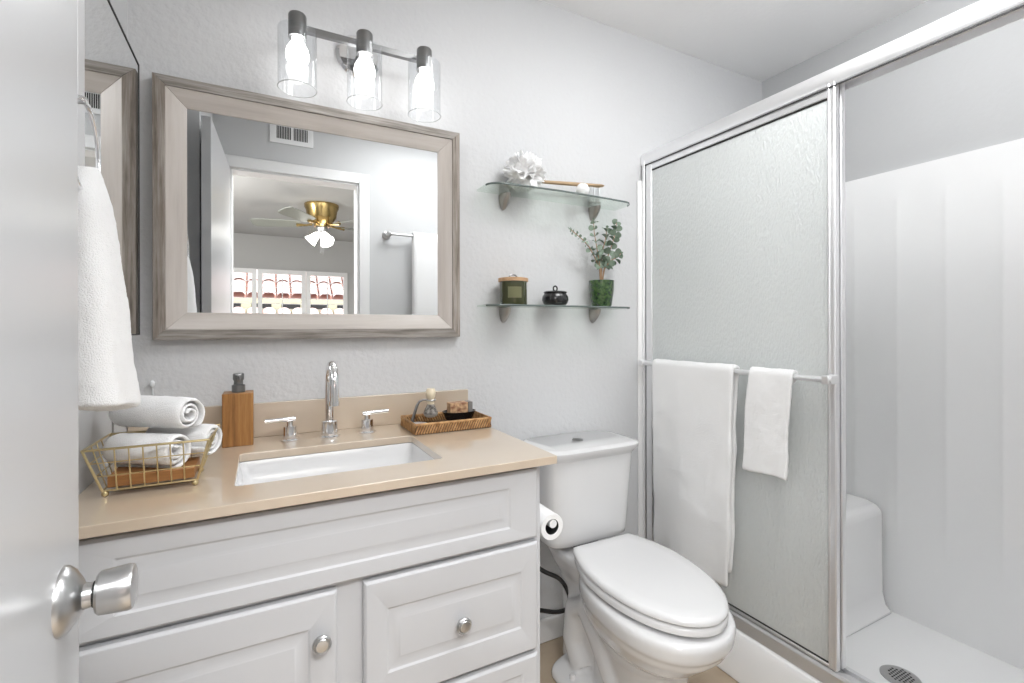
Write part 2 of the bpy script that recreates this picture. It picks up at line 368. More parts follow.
# ------------------------------------------------------------------ towels
def cloud(name, size):
    t = bpy.data.textures.new(name, 'CLOUDS'); t.noise_scale = size; return t
TX1, TX2 = cloud('fold', .09), cloud('pile', .012)
def towelize(o, thick=.010, a=.010, b=.003, sub=1):
    s = o.modifiers.new('thick', 'SOLIDIFY'); s.thickness = thick; s.offset = 0
    s = o.modifiers.new('sub', 'SUBSURF'); s.levels = sub; s.render_levels = sub
    s = o.modifiers.new('folds', 'DISPLACE'); s.texture = TX1; s.strength = a; s.texture_coords = 'GLOBAL'; s.mid_level = .5
    s = o.modifiers.new('pile', 'DISPLACE'); s.texture = TX2; s.strength = b; s.texture_coords = 'GLOBAL'; s.mid_level = .5
    return o
def drape(name, label, y0, y1, zf, zb, taper=0.0, r=.020, thick=.014, waves=0.0, backout=0.0, lean=0.0):
    """towel hung over the shower-door bar; front falls to zf, back to zb"""
    path = []
    nf, nb = 26, 16
    for i in range(nf): t = i / nf; path.append((bx - r, zf + (bz - zf) * t))
    for i in range(9): a = pi - pi * i / 8; path.append((bx + r * cos(a), bz + r * sin(a)))
    for i in range(1, nb + 1): t = i / nb; path.append((bx + r - .004, bz - (bz - zb) * t))
    n = len(path) - 1
    def fn(u, v):
        k = u * n; i = min(int(k), n - 1); f = k - i
        x = path[i][0] * (1 - f) + path[i + 1][0] * f; z = path[i][1] * (1 - f) + path[i + 1][1] * f
        hang = max(0, bz - z) / (bz - zf); bk_ = min(1, hang * 6)
        yy0 = y0 - (backout if u > .6 else 0) * bk_; yy1 = y1 - taper * hang; yy0 += lean * hang; yy1 += lean * hang
        y = yy0 + (yy1 - yy0) * v
        y += .004 * sin(z * 23) * hang
        x += waves * hang * sin(v * 7 + 1.2) * (1 if u < .6 else .3) - .006 * hang * (1 if u < .6 else 0)
        return (x, y, z + .004 * sin(v * 5) * (1 if u < .02 or u > .98 else 0))
    o = MB().grid(n, 18, fn).build(name, M['terry'])
    tag(o, label, 'towel', 'towels on the shower door bar'); return towelize(o, thick, .008, .0022)
drape('bath_towel', 'large white terry bath towel hung on the shower door bar', -.478, -.118, .30, .335, taper=.03, waves=.010, backout=-.006, lean=.022, thick=.013, r=.016)
drape('hand_towel', 'small white terry hand towel hung on the shower door bar', -.668, -.531, .708, .76, taper=-.004, lean=.016, waves=.002, backout=-.03, thick=.012, r=.015)

# ------------------------------------------------------------------ vanity
van = empty('vanity_cabinet', (.143, -.27, 0), 'white vanity cabinet with raised-panel fronts under the beige countertop', 'cabinet')
CX0, CX1, CYF = XL + .004, .588, -.523
w = MB().box(CX0, CX0 + .016, CYF + .018, -.003, .0, .826).box(CX1 - .016, CX1, CYF + .018, -.003, .0, .826).box(CX0 + .016, CX1 - .016, -.010, -.003, .09, .826).box(CX0 + .016, CX1 - .016, CYF + .018, -.010, .09, .106).box(CX0, CX1, CYF, CYF + .018, .09, .826).box(CX0 + .016, CX1 - .016, CYF + .06, CYF + .075, .0, .09)
w.build('cabinet_body', M['cabinet'], van, bevel=.0015)
def front(name, x0, x1, z0, z1, par, ix=.05, iz=.045):
    y = CYF - .001; T = .018
    def ring(dx, dz, yy): return [(x0 + dx, yy, z0 + dz), (x1 - dx, yy, z0 + dz), (x1 - dx, yy, z1 - dz), (x0 + dx, yy, z1 - dz)]
    r = [ring(0, 0, y), ring(0, 0, y - T + .005), ring(.005, .005, y - T), ring(ix, iz, y - T), ring(ix + .004, iz + .004, y - T + .0025),
         ring(ix + .010, iz + .010, y - T + .003), ring(ix + .022, iz + .022, y - T + .0015), ring(ix + .026, iz + .026, y - T - .0002),
         ring(ix + .028, iz + .028, y - T - .0004)]
    return MB().loft(r).build(name, M['cabinet'], par, bevel=.0012, ang=20)
front('false_drawer_front', CX0 + .01, .572, .660, .820, van, .072, .034)
dL = front('cabinet_door', CX0 + .01, .128, .11, .650, van, .048, .060)
d1 = front('drawer', .177, .572, .400, .650, van, .044, .060)
d2 = front('drawer', .177, .572, .252, .390, van, .040, .035)
d3 = front('drawer', .177, .572, .105, .244, van, .040, .035)
def pull(x, z, par):
    MB().lathe([(.0001, 0), (.007, 0), (.0055, .007), (.0080, .012), (.0165, .016), (.0170, .0205), (.0145, .0235), (.0125, .0225), (.0105, .0250), (.0001, .0262)], (x, CYF - .018, z), 28, (0, -1, 0)).build('knob', M['nickel'], par)
pull(.098, .566, dL); pull(.379, .519, d1); pull(.379, .321, d2); pull(.379, .175, d3)

# countertop with a rectangular cut-out, backsplash
ct = empty('countertop', (.16, -.28, .828), 'beige quartz vanity countertop with low backsplash and sink cut-out', 'countertop')
SX0, SX1, SY0, SY1, ZT, ZU = -.045, .370, -.458, -.195, .850, .831
def rrect(x0, x1, y0, y1, r, n=6):
    out = []
    for cx, cy, a0 in ((x1 - r, y1 - r, 0), (x0 + r, y1 - r, pi / 2), (x0 + r, y0 + r, pi), (x1 - r, y0 + r, 3 * pi / 2)):
        for k in range(n + 1): a = a0 + pi / 2 * k / n; out.append((cx + r * cos(a), cy + r * sin(a)))
    return out
inner = rrect(SX0, SX1, SY0, SY1, .012)
ox0, ox1, oy0, oy1 = XL + .002, .612, -.562, -.001
def onbox(p):   # push the inner point out to the outer rectangle corner-wise
    n = 7; i = inner.index(p); q = i // n; f = (i % n) / (n - 1)
    cs = [(ox1, oy1), (ox0, oy1), (ox0, oy0), (ox1, oy0)]
    return cs[q]
outer = [onbox(p) for p in inner]
w = MB()
b = w.b
def ringv(pts, z): return [b.verts.new((x, y, z)) for x, y in pts]
it, ib = ringv(inner, ZT), ringv(inner, ZU)
cs = [(ox1, oy1), (ox0, oy1), (ox0, oy0), (ox1, oy0)]
OT = [b.verts.new((x, y, ZT)) for x, y in cs]; OB = [b.verts.new((x, y, ZU)) for x, y in cs]
n = len(inner)
for i in range(n):
    j = (i + 1) % n; b.faces.new((it[i], it[j], ib[j], ib[i]))
for T, O in ((it, OT), (ib, OB)):
    for q in range(4):
        for k in range(6): b.faces.new((O[q], T[q * 7 + k], T[q * 7 + k + 1]))
        b.faces.new((O[q], T[q * 7 + 6], T[((q + 1) * 7) % n], O[(q + 1) % 4]))
for q in range(4): b.faces.new((OT[q], OT[(q + 1) % 4], OB[(q + 1) % 4], OB[q]))
w.build('counter_slab', M['stone'], ct, bevel=.0015)
MB().box(ox0, .612, -.020, -.001, ZT, .943).build('backsplash', M['stone'], ct, bevel=.0015)

sk = empty('sink_basin', (.157, -.32, .70), 'white rectangular undermount sink basin set into the beige counter', 'sink')
def rr3(m, z, r): return [(x, y, z) for x, y in rrect(SX0 - m, SX1 + m, SY0 - m, SY1 + m, r)]
w = MB().loft([rr3(.02, ZU - .001, .03), rr3(.001, ZU - .001, .012), rr3(-.004, ZU - .02, .016), rr3(-.012, .765, .03), rr3(-.035, .722, .05), rr3(-.08, .708, .05), rr3(-.12, .704, .01)], cap=False)
w.b.faces.new([v for v in w.b.verts][-28:])
o = w.build('basin_bowl', M['porcelain'], sk, ang=60)
s = o.modifiers.new('t', 'SOLIDIFY'); s.thickness = .008; s.offset = -1
MB().lathe([(.0001, 0), (.022, 0), (.022, .003), (.016, .004), (.0001, .003)], (.157, -.31, .7045), 24).build('sink_drain', M['chrome'], sk)

# faucet
fa = empty('faucet', (.166, -.105, ZT), 'chrome gooseneck faucet with two lever handles behind the sink', 'faucet')
MB().lathe([(.0001, 0), (.027, 0), (.027, .004), (.022, .007), (.0215, .044), (.018, .046), (.0001, .046)], (.166, -.105, ZT), 32).build('faucet_base', M['chrome'], fa)
gp = [(.166, -.105, ZT + .04), (.166, -.105, ZT + .10), (.166, -.105, ZT + .148)] + arc((-.105 - .050, ZT + .150), .050, 0, pi, 16, 'yz', .166)[1:] + [(.166, -.205, ZT + .125), (.166, -.205, ZT + .105)]
MB().tube(gp, .0115, 18).build('spout', M['chrome'], fa)
MB().lathe([(.0128, 0), (.0128, .012)], (.166, -.205, ZT + .100), 18).build('aerator', M['chrome'], fa)
MB().cyl((.166, -.082, ZT + .044), (.166, -.082, ZT + .066), .0022).ball((.166, -.082, ZT + .068), .004, 10).build('lift_rod', M['chrome'], fa)
def handle(x, side, label):
    h = MB().lathe([(.0001, 0), (.023, 0), (.023, .003), (.0175, .006), (.0172, .038), (.0001, .039)], (x, -.098, ZT), 28).cyl((x, -.098, ZT + .038), (x, -.098, ZT + .052), .008).build('handle', M['chrome'], fa)
    a, c = (x - .013, x + .060) if side > 0 else (x - .060, x + .013)
    MB().tube([(a, -.098 - .0, ZT + .055), (c, -.098 - .0, ZT + .057)], .0058, 14).build('lever', M['chrome'], h)
handle(.068, -1, 'chrome lever tap handle on the side of the spout nearer the wooden soap dispenser')
handle(.268, 1, 'chrome lever tap handle on the side of the spout nearer the rattan tray')

# soap dispenser
sp = empty('soap_dispenser', (-.052, -.078, ZT), 'square wooden soap dispenser with grey pump on the counter', 'soap dispenser')
MB().box(-.087, -.018, -.110, -.046, ZT, ZT + .134).build('dispenser_body', M['acacia'], sp, bevel=.002)
c = (-.052, -.078)
MB().lathe([(.0001, 0), (.0155, 0), (.0155, .018), (.011, .020), (.0105, .030), (.0001, .03)], (*c, ZT + .1345), 24).build('pump_collar', M['darknickel'], sp)
MB().lathe([(.0001, 0), (.0115, 0), (.013, .003), (.013, .016), (.0115, .018), (.0001, .018)], (*c, ZT + .1645), 24).tube([(c[0], c[1] - .01, ZT + .173), (c[0] + .002, c[1] - .034, ZT + .172), (c[0] + .002, c[1] - .04, ZT + .166)], .004, 10).build('pump_head', M['darknickel'], sp)

# ------------------------------------------------------------------ wire basket with rolled towels
bk = empty('wire_basket', (-.18, -.36, ZT), 'small brass wire basket with wooden base on the counter', 'basket')
B0 = [(-.249, -.418), (-.108, -.418), (-.108, -.318), (-.249, -.318)]   # bottom corners
R0 = [(-.272, -.436), (-.088, -.436), (-.080, -.288), (-.266, -.288)]   # rim corners
zb, zr = ZT + .012, ZT + .089
def P(s, k, f, t):  # side s, fraction f along the side, height fraction t
    a = Vector((*B0[s], zb)).lerp(Vector((*B0[(s + 1) % 4], zb)), f); c = Vector((*R0[s], zr)).lerp(Vector((*R0[(s + 1) % 4], zr)), f); return a.lerp(c, t)
w = MB(); w.tube([Vector((*p, zr)) for p in R0 + R0[:1]], .0022, 8); w.tube([Vector((*p, zb)) for p in B0 + B0[:1]], .0018, 8)
w.build('rim_wire', M['gold'], bk)
w = MB()
for s_ in range(4):
    for t in (.36, .68): w.tube([P(s_, 0, 0, t), P(s_, 0, 1, t)], .0011, 6)
    nn = 7 if s_ % 2 == 0 else 4
    for k in range(nn + 1):
        q0, q1 = P(s_, 0, k / nn, 0), P(s_, 0, k / nn, 1)
        if 0 < k < nn:
            if s_ % 2 == 0: q1.x = q0.x
            else: q1.y = q0.y
        w.tube([q0, q1], .0013 if 0 < k < nn else .0022, 6)
w.build('side_wires', M['gold'], bk)
for x, y in ((-.246, -.414), (-.112, -.414), (-.112, -.322), (-.246, -.322)):
    MB().ball((x, y, ZT + .0062), .006, 12).build('ball_foot', M['gold'], bk)
MB().box(-.244, -.113, -.412, -.323, ZT + .0145, ZT + .034).build('wooden_base', M['board'], bk, bevel=.0015)

def rolled(pl_, pr_, z, r, label, turns=3.2, flip=0.0):
    A_ = Vector((*pl_, 0)); B_ = Vector((*pr_, 0)); ax_ = (B_ - A_); sd_2 = Vector((ax_.y, -ax_.x, 0)).normalized()
    n = 120
    def fn(u, v):
        a = u * turns * 2 * pi + flip; rr = .007 + (r - .007) * u
        e = min(v, 1 - v); sh_ = (1 - min(1, e / .08)) ** 2
        rr *= (1 - .10 * sh_)
        p = A_ + ax_ * (v + .03 * sin(a * .5) * (v - .5)) + sd_2 * rr * cos(a)
        return (p.x, p.y, z + rr * sin(a) * .95)
    o = MB().grid(n, 14, fn).build('rolled_towel', M['terry'])
    tag(o, label, 'towel', 'rolled towels in the wire basket'); return towelize(o, r * .19, .006, .0022, 1)
rolled((-.250, -.332), (-.140, -.402), ZT + .067, .035, 'rolled white towel low at the front of the wire basket', 2.6, 1.0)
rolled((-.200, -.276), (-.088, -.338), ZT + .071, .034, 'rolled white towel at the back of the basket, its end poking over the rim', 2.6, 2.2)
rolled((-.250, -.285), (-.122, -.380), ZT + .131, .036, 'rolled white towel lying on top of the other two in the wire basket', 2.6, .4)

# hand towel on a ring on the left wall
tr = empty('towel_ring', (-.29, -.562, 1.48), 'chrome towel ring with clear loop on the left wall beside the cabinet mirror', 'towel ring')
MB().lathe([(.0001, 0), (.022, 0), (.022, .006), (.012, .010), (.008, .03), (.0001, .03)], (XL + .0005, -.562, 1.494), 24, (1, 0, 0)).cyl((XL + .02, -.562, 1.494), (-.233, -.562, 1.494), .006).build('mounting_post', M['chrome'], tr)
MB().tube([(-.236, -.562 + .070 * sin(t), 1.424 + .070 * cos(t)) for t in [2 * pi * k / 48 for k in range(49)]], .0036, 12, cap=False).build('ring', M['chrome'], tr)
def twl(u, v):
    t = v                              # 0 bottom, 1 top
    z = 1.018 + (1.385 - 1.018) * t
    hy = .088 - .026 * t - .02 * t ** 4; hx_ = .042 - .014 * t - .006 * t ** 6
    cx_ = -.242 + .012 * (1 - t); cy_ = -.496 - .040 * t
    a = 2 * pi * u
    n_ = 2.6; c_, s_ = cos(a), sin(a)
    x = hx_ * abs(c_) ** (2 / n_) * (1 if c_ > 0 else -1); y = hy * abs(s_) ** (2 / n_) * (1 if s_ > 0 else -1)
    x *= 1 + .10 * sin(a * 5) * (1 - t)
    top = max(0, (t - .9) / .1)
    return (min(cx_ + x * (1 - .2 * top), 9), cy_ + y * (1 - .2 * top), z + .02 * (1 - abs(y) / .1) * top - .010 * (y / .09) * (1 - t))
rings = [[twl(k / 56, j / 40) for k in range(56)] for j in range(41)]
rings = [[(rings[0][0][0] * 0 + p[0] * .25 + -.23 * .75, p[1] * .25 + -.492 * .75, p[2]) for p in rings[0]]] + [[(max(p[0], XL + .006 + .040 * max(0, min(1, (p[2] - 1.06) / .07))), p[1], p[2]) for p in r] for r in rings] + [[(p[0] * .3 - .248 * .7, p[1] * .3 - .482 * .7, p[2] + .006) for p in rings[-1]]]
o = MB().loft(rings).build('hanging_towel', M['terry'])
tag(o, 'white terry hand towel hanging from the ring on the left wall beside the open door', 'towel')
s = o.modifiers.new('s', 'SUBSURF'); s.levels = s.render_levels = 1
for tx, st in ((TX1, .010), (TX2, .0025)):
    s = o.modifiers.new('d', 'DISPLACE'); s.texture = tx; s.strength = st; s.texture_coords = 'GLOBAL'

# mirrored cabinet on the left wall
mc = empty('mirrored_cabinet', (-.28, -.26, 1.136), 'frameless mirrored medicine cabinet on the left wall beside the vanity', 'mirror cabinet')
MB().box(XL + .001, -.260, -.492, -.090, 1.140, 1.770).build('cabinet_box', M['whitemetal'], mc, bevel=.001)
MB().box(-.2595, -.256, -.488, -.087, 1.137, 1.772).build('mirror_door', M['mirror'], mc, smooth=False)
MB().box(-.262, -.2545, -.0875, -.0855, 1.136, 1.774).box(-.262, -.2545, -.488, -.0855, 1.7720, 1.7750).box(-.262, -.2545, -.488, -.0855, 1.1335, 1.1365).build('edge_trim', M['gap'], mc, smooth=False)
MB().box(-.262, -.2535, -.524, -.4885, 1.134, 1.774).build('side_rail', M['alubrush'], mc, bevel=.002)

# thin things on the wall behind the basket
o = MB().tube([(-.244, -.0045, .90), (-.2435, -.0045, .96), (-.244, -.0045, 1.0)], .0016, 8).ball((-.244, -.007, 1.008), .006, 12, 1.6).build('thin_rod', M['clearplastic'])
tag(o, 'thin pale rod with a rounded tip standing against the wall behind the rolled towels', 'rod')
o = MB().tube([(XL + .003, -.155, .852), (XL + .003, -.155, .92), (XL + .003, -.157, 1.14)], .0018, 8).build('power_cord', M['nickel'])
tag(o, 'thin grey cord running down the left wall behind the hanging towel', 'cord')

# ------------------------------------------------------------------ framed mirror
fm = empty('framed_mirror', (.171, -.02, 1.119), 'large wall mirror in a weathered grey wood frame above the sink', 'mirror')
mx0, mx1, mz0, mz1 = -.240, .580, 1.119, 1.789
def fprof(o_, depth): return o_
def frame_ring(a, b_, ya, yb, ym, name, mats):
    """four mitred strips between inset a and inset b; ya = front y at outer edge, yb = at inner edge"""
    A = [(mx0 + a, mz0 + a), (mx1 - a, mz0 + a), (mx1 - a, mz1 - a), (mx0 + a, mz1 - a)]
    Bq = [(mx0 + b_, mz0 + b_), (mx1 - b_, mz0 + b_), (mx1 - b_, mz1 - b_), (mx0 + b_, mz1 - b_)]
    for i in range(4):
        j = (i + 1) % 4; e = .0002
        r0 = [(A[i][0], ym, A[i][1]), (A[i][0], ya, A[i][1]), (Bq[i][0], yb, Bq[i][1]), (Bq[i][0], ym, Bq[i][1])]
        r1 = [(A[j][0], ym, A[j][1]), (A[j][0], ya, A[j][1]), (Bq[j][0], yb, Bq[j][1]), (Bq[j][0], ym, Bq[j][1])]
        MB().loft([r0, r1]).build(name, mats[i % 2], fm, bevel=.0012)
frame_ring(0, .027, -.030, -.034, -.002, 'outer_frame_strip', (M['frame_out_h'], M['frame_out_v']))
frame_ring(.027, .071, -.031, -.016, -.002, 'inner_frame_strip', (M['frame_in_h'], M['frame_in_v']))
MB().box(mx0 + .065, mx1 - .065, -.0135, -.0125, mz0 + .065, mz1 - .065).build('mirror_glass', M['mirror'], fm, smooth=False)

# ------------------------------------------------------------------ vanity light
vl = empty('vanity_light', (.26, 0, 1.89), 'three-light brushed nickel vanity fixture with clear glass cylinder shades', 'light fixture')
LY = -.118
MB().lathe([(.0001, 0), (.064, 0), (.064, .008), (.056, .016), (.0001, .018)], (.262, -.0005, 1.968), 40, (0, -1, 0)).cyl((.268, -.015, 1.968), (.268, -.075, 1.968), .014).build('backplate', M['chrome'], vl)
MB().box(.072, .448, -.083, -.067, 1.960, 1.977).build('crossbar', M['darknickel'], vl, bevel=.001)
for x in (.087, .260, .433):
    so_ = MB().lathe([(.0001, 0), (.0225, 0), (.0225, .058), (.0205, .062), (.0001, .062)], (x, LY, 1.916), 28).box(x - .007, x + .007, -.10, -.075, 1.962, 1.975).build('socket', M['darknickel'], vl)
    g = MB().grid(40, 3, lambda u, v: (x + [.0235, .0475, .0475, .0475][int(round(v * 3))] * cos(2 * pi * u), LY + [.0235, .0475, .0475, .0475][int(round(v * 3))] * sin(2 * pi * u), [1.936, 1.936, 1.86, 1.782][int(round(v * 3))]))
    g = g.build('glass_shade', M['bar_glass'], vl)
    MB().tube([(x + .0475 * cos(t), LY + .0475 * sin(t), 1.782) for t in [2 * pi * k / 48 for k in range(49)]], .0011, 6, cap=False).build('shade_rim', M['clearplastic'], g)
    MB().lathe([(.0001, 0), (.012, .001), (.021, .007), (.0275, .018), (.029, .031), (.026, .045), (.019, .057), (.014, .064), (.013, .075)], (x, LY, 1.842), 24).build('bulb', M['bulb'], vl)

# ------------------------------------------------------------------ glass shelves
def shelf(z, label):
    s0 = empty('glass_shelf', (.948, -.06, z), label, 'shelf', 'glass wall shelves')
    pts = []
    x0, x1, yf = .652, 1.250, -.120; r = .055
    for k in range(9): a = pi + pi / 2 * k / 8; pts.append((x0 + r + r * cos(a), yf + .012 + r * .8 + r * .8 * sin(a) - .012))
    for k in range(1, 12): t = k / 12; pts.append((x0 + r + (x1 - x0 - 2 * r) * t, yf - .010 * sin(pi * t)))
    for k in range(9): a = -pi / 2 + pi / 2 * k / 8; pts.append((x1 - r + r * cos(a), yf + r * .8 + r * .8 * sin(a)))
    pts += [(x1, -.003), (x0, -.003)]
    MB().prism(pts, 'z', z, z + .006).build('glass_plate', M['shelf_glass'], s0, smooth=False)
    w = MB(); P2 = pts[:-2]
    w.loft([[(x, y, z - .0002) for x, y in P2], [(x, y, z + .0062) for x, y in P2]], cap=False, closed=False)
    e = w.build('polished_edge', M['shelf_edge'], s0, smooth=True)
    m_ = e.modifiers.new('t', 'SOLIDIFY'); m_.thickness = .0008; m_.offset = 0
    for x in (.752, 1.138):
        # shield-shaped clamp bracket
        w = MB(); rings = []
        for k in range(13):
            t = k / 12; zz_ = z - .002 - .052 * t; a = .0160 * sqrt(max(0, 1 - t ** 2.2)) + .0008; dp = .046 * (1 - t ** 1.6) + .004
            rings.append([(x + a * cos(q), -.003 - dp * max(0, sin(q)) ** .8, zz_) for q in [pi * j / 16 for j in range(17)]])
        w.loft(rings[::-1]).build('clamp_bracket', M['taupe'], s0, ang=50)
    return s0
shelf(1.613, 'upper clear glass wall shelf holding white sponge and wooden brush')
shelf(1.219, 'lower clear glass wall shelf holding green jar, black pot and plant')
ZL, ZH = 1.2255, 1.6195

# green glass jar with wooden lid
jr = empty('glass_jar', (.759, -.065, ZL), 'dark olive glass jar with wooden lid on the lower shelf', 'jar')
MB().lathe([(.0001, 0), (.045, 0), (.047, .003), (.047, .078), (.0001, .078)], (.759, -.065, ZL), 40).build('jar_body', M['greenglass'], jr)
MB().lathe([(.0001, 0), (.051, 0), (.051, .011), (.049, .012), (.0001, .012)], (.759, -.065, ZL + .0785), 40).build('jar_lid', M['lid'], jr, label='pale wooden lid')
lp = [(.759 + .016 * cos(t), -.065, ZL + .0895 + .013 * sin(t)) for t in [pi * k / 14 for k in range(15)]]
MB().tube(lp, .0026, 8).build('lid_handle', M['darknickel'], jr)
lab = MB(); a0 = atan2(CAM.y + .065, CAM.x - .759)
lab.grid(12, 1, lambda u, v: (.759 + .0476 * cos(a0 + (u - .5) * 1.0 + .12), -.065 + .0476 * sin(a0 + (u - .5) * 1.0 + .12), ZL + .022 + .037 * v))
lab.build('paper_label', M['label'], jr)
# black pot
bp0 = empty('black_pot', (.928, -.065, ZL), 'small squat black ceramic pot with lid on the lower shelf', 'pot')
MB().lathe([(.0001, 0), (.034, 0), (.042, .007), (.0475, .020), (.046, .033), (.040, .042), (.0385, .045), (.0001, .045)], (.928, -.065, ZL), 40).build('pot_body', M['blackceramic'], bp0)
MB().lathe([(.0001, 0), (.0415, 0), (.042, .003), (.038, .006), (.0001, .0085)], (.928, -.065, ZL + .0455), 40).build('pot_lid', M['blackceramic'], bp0)
MB().tube([(.928 + .008 * sin(t), -.065, ZL + .0615 - .009 * cos(t)) for t in [2 * pi * k / 24 for k in range(25)]], .0026, 8, cap=False).build('lid_loop', M['blackceramic'], bp0)
# potted eucalyptus
pl = empty('potted_eucalyptus', (1.134, -.065, ZL), 'leafy eucalyptus sprigs in a glossy green pot on the lower shelf', 'plant')
MB().lathe([(.0001, 0), (.034, 0), (.038, .006), (.046, .060), (.0475, .098), (.0445, .098), (.042, .085), (.0001, .083)], (1.134, -.065, ZL), 40).build('plant_pot', M['pot'], pl)
random.seed(11)
base = Vector((1.134, -.065, ZL + .083))
stems = [[(0, 0, 0), (-.004, 0, .05), (-.016, -.004, .10), (-.030, -.01, .14), (-.042, -.012, .19), (-.046, -.012, .235)],
         [(0.004, 0, 0), (.010, 0, .05), (.024, -.004, .10), (.045, -.01, .16), (.062, -.006, .20), (.072, -.002, .245)],
         [(-.003, .002, 0), (-.008, 0, .06), (-.030, 0, .10), (-.065, -.012, .135), (-.10, -.018, .16), (-.135, -.022, .178), (-.158, -.024, .19)],
         [(.002, .003, 0), (.004, .004, .06), (.010, .012, .12), (.030, .015, .17), (.040, .016, .22)],
         [(0.003, -.002, .02), (.012, -.004, .06), (.03, -.012, .09), (.06, -.02, .105), (.075, -.022, .12)]]
w = MB()
for s_ in stems: w.tube([base + Vector(p) for p in s_], [.0028 - .0018 * k / len(s_) for k in range(len(s_))], 6)
w.build('stems', M['stem'], pl)
w = MB()
def leaf(c, dirv, r):
    dirv = dirv.normalized(); u = dirv.orthogonal().normalized()
    u = Matrix.Rotation(random.uniform(0, 6.28), 3, dirv) @ u; nn_ = dirv.cross(u)
    pts = []
    for k in range(12):
        t = 2 * pi * k / 12; pts.append(c + dirv * r * (1 + cos(t)) * .62 + u * r * .62 * sin(t) + nn_ * r * .18 * cos(2 * t))
    top = [p + nn_ * .0004 for p in pts]; w.loft([pts, top])
for si, s_ in enumerate(stems):
    P3 = [base + Vector(p) for p in s_]
    for i in range(1, len(P3) - 1 + 1):
        a, b2 = P3[i - 1], P3[i]
        if i == 1: continue
        for f in (.35, .8):
            c = a.lerp(b2, f)
            for sgn in (1, -1):
                d_ = (b2 - a).normalized(); sd2 = d_.cross(Vector((0, 1, 0))).normalized() * sgn + Vector((0, random.uniform(-.5, .5), 0)) + d_ * .3
                big = .016 if si in (1, 3, 4) else .0135
                if si == 2: big = .0085 + .002 * (i < 4)
                leaf(c, sd2, 1.65 * big * random.uniform(.8, 1.1) * (1 - .35 * i / len(P3)))
    leaf(P3[-1], P3[-1] - P3[-2], .009)
w.build('leaves', M['leaf'], pl, ang=80)

# mesh sponge on the upper shelf
def ruffle(c, r, name, label, amp=.25, nf=15, seed=3):
    random.seed(seed); w = MB(); c = Vector(c)
    w.ball(c, r * .62, 20)
    for k in range(nf):
        zz_ = 1 - 2 * (k + .5) / nf; ph = k * 2.4; ax = Vector((sqrt(1 - zz_ * zz_) * cos(ph), sqrt(1 - zz_ * zz_) * sin(ph), zz_))
        u = ax.orthogonal().normalized(); v_ = ax.cross(u); p0 = random.uniform(0, 6)
        def fn(s_, t):
            a = s_ * 2 * pi; rad = r * (.12 + .42 * t) * (1 + .22 * sin(5 * a + p0)); h = r * (.45 + .55 * t * (.8 + amp * sin(7 * a + p0 * 2)))
            return c + ax * h + (u * cos(a) + v_ * sin(a)) * rad
        w.grid(36, 3, fn)
    zs = min(v.co.z for v in w.b.verts); dz = c.z - r * .93 - zs
    for v in w.b.verts:
        if v.co.z < c.z - r * .9: v.co.z = c.z - r * .9 + random.uniform(0, .002)
    o = w.build(name, M['pouf'], ang=80); m_ = o.modifiers.new('t', 'SOLIDIFY'); m_.thickness = .0012; m_.offset = 0
    return tag(o, label, 'sponge')
ruffle((.800, -.070, ZH + .058), .064, 'mesh_sponge', 'large ruffled white mesh bath sponge on the upper shelf')
ball = MB().ball((1.032, -.088, ZH + .0255), .0245, 24)
for v in ball.b.verts:
    dv = v.co - Vector((1.032, -.088, ZH + .0255)); v.co += dv * .05 * sin(atan2(dv.z, dv.x) * 6 + dv.length * 40)
o = ball.build('soap_ball', M['pouf']); tag(o, 'small round white ball beside the wooden brush on the upper shelf', 'soap')
br = empty('bath_brush', (1.05, -.05, ZH), 'brown wooden bath brush lying on the upper shelf', 'brush')
rg = []
for k in range(21):
    t = k / 20; x = .880 + .275 * t; hw = .0075 + .009 * (t ** 3); th = .0055 + .0015 * sin(pi * t)
    if k in (0, 20): hw *= .6; th *= .6
    rg.append([(x, -.048 + hw * cos(q) , ZH + .046 + .021 * t + th * sin(q)) for q in [2 * pi * j / 16 for j in range(16)]])
MB().loft(rg).build('brush_handle', M['brushwood'], br)
w = MB(); random.seed(5)
for i in range(60):
    x = 1.090 + .055 * random.random(); y = -.048 + .022 * (random.random() - .5); w.cyl((x, y, ZH + .0012), (x, y, ZH + .055), .0012, 5)
w.build('bristles', M['clearplastic'], br)

# ------------------------------------------------------------------ rattan tray and contents
ty = empty('rattan_tray', (.49, -.13, ZT), 'rectangular woven rattan tray on the counter near the backsplash', 'tray')
TX0, TX1_, TY0, TY1 = .378, .608, -.205, -.055
w = MB().box(TX0 + .006, TX1_ - .006, TY0 + .006, TY1 - .006, ZT + .0005, ZT + .006)
for k in range(23):
    x = TX0 + .010 + k * .0095; w.tube([(x, TY0 + .008, ZT + .0075), (x, TY1 - .008, ZT + .0075)], .0032, 6)
w.build('woven_base', M['rattan_dark'], ty, label='dark brown woven base')
loop = [(TX0, TY0), (TX1_, TY0), (TX1_, TY1), (TX0, TY1)]
w = MB(); wd = MB()
for s_ in range(4):
    a = Vector((*loop[s_], 0)); b2 = Vector((*loop[(s_ + 1) % 4], 0)); L_ = (b2 - a).length; nk = int(L_ / .0078); d_ = (b2 - a).normalized()
    for k in range(nk):
        f0 = a + d_ * (L_ * k / nk); f1 = a + d_ * min(L_, L_ * k / nk + .011)
        w.tube([f0 + Vector((0, 0, ZT + .003)), f1 + Vector((0, 0, ZT + .027))], .0027, 6)
    wd.box(min(a.x, b2.x) - .0006, max(a.x, b2.x) + .0006, min(a.y, b2.y) - .0006, max(a.y, b2.y) + .0006, ZT + .001, ZT + .027)
w.build('woven_rim', M['rattan'], ty); wd.build('rim_core', M['rattan_dark'], ty)
MB().tube([Vector((*p, ZT + .029)) for p in loop + loop[:1]], .0036, 8).build('rim_edge', M['rattan'], ty)
zt_ = ZT + .0112
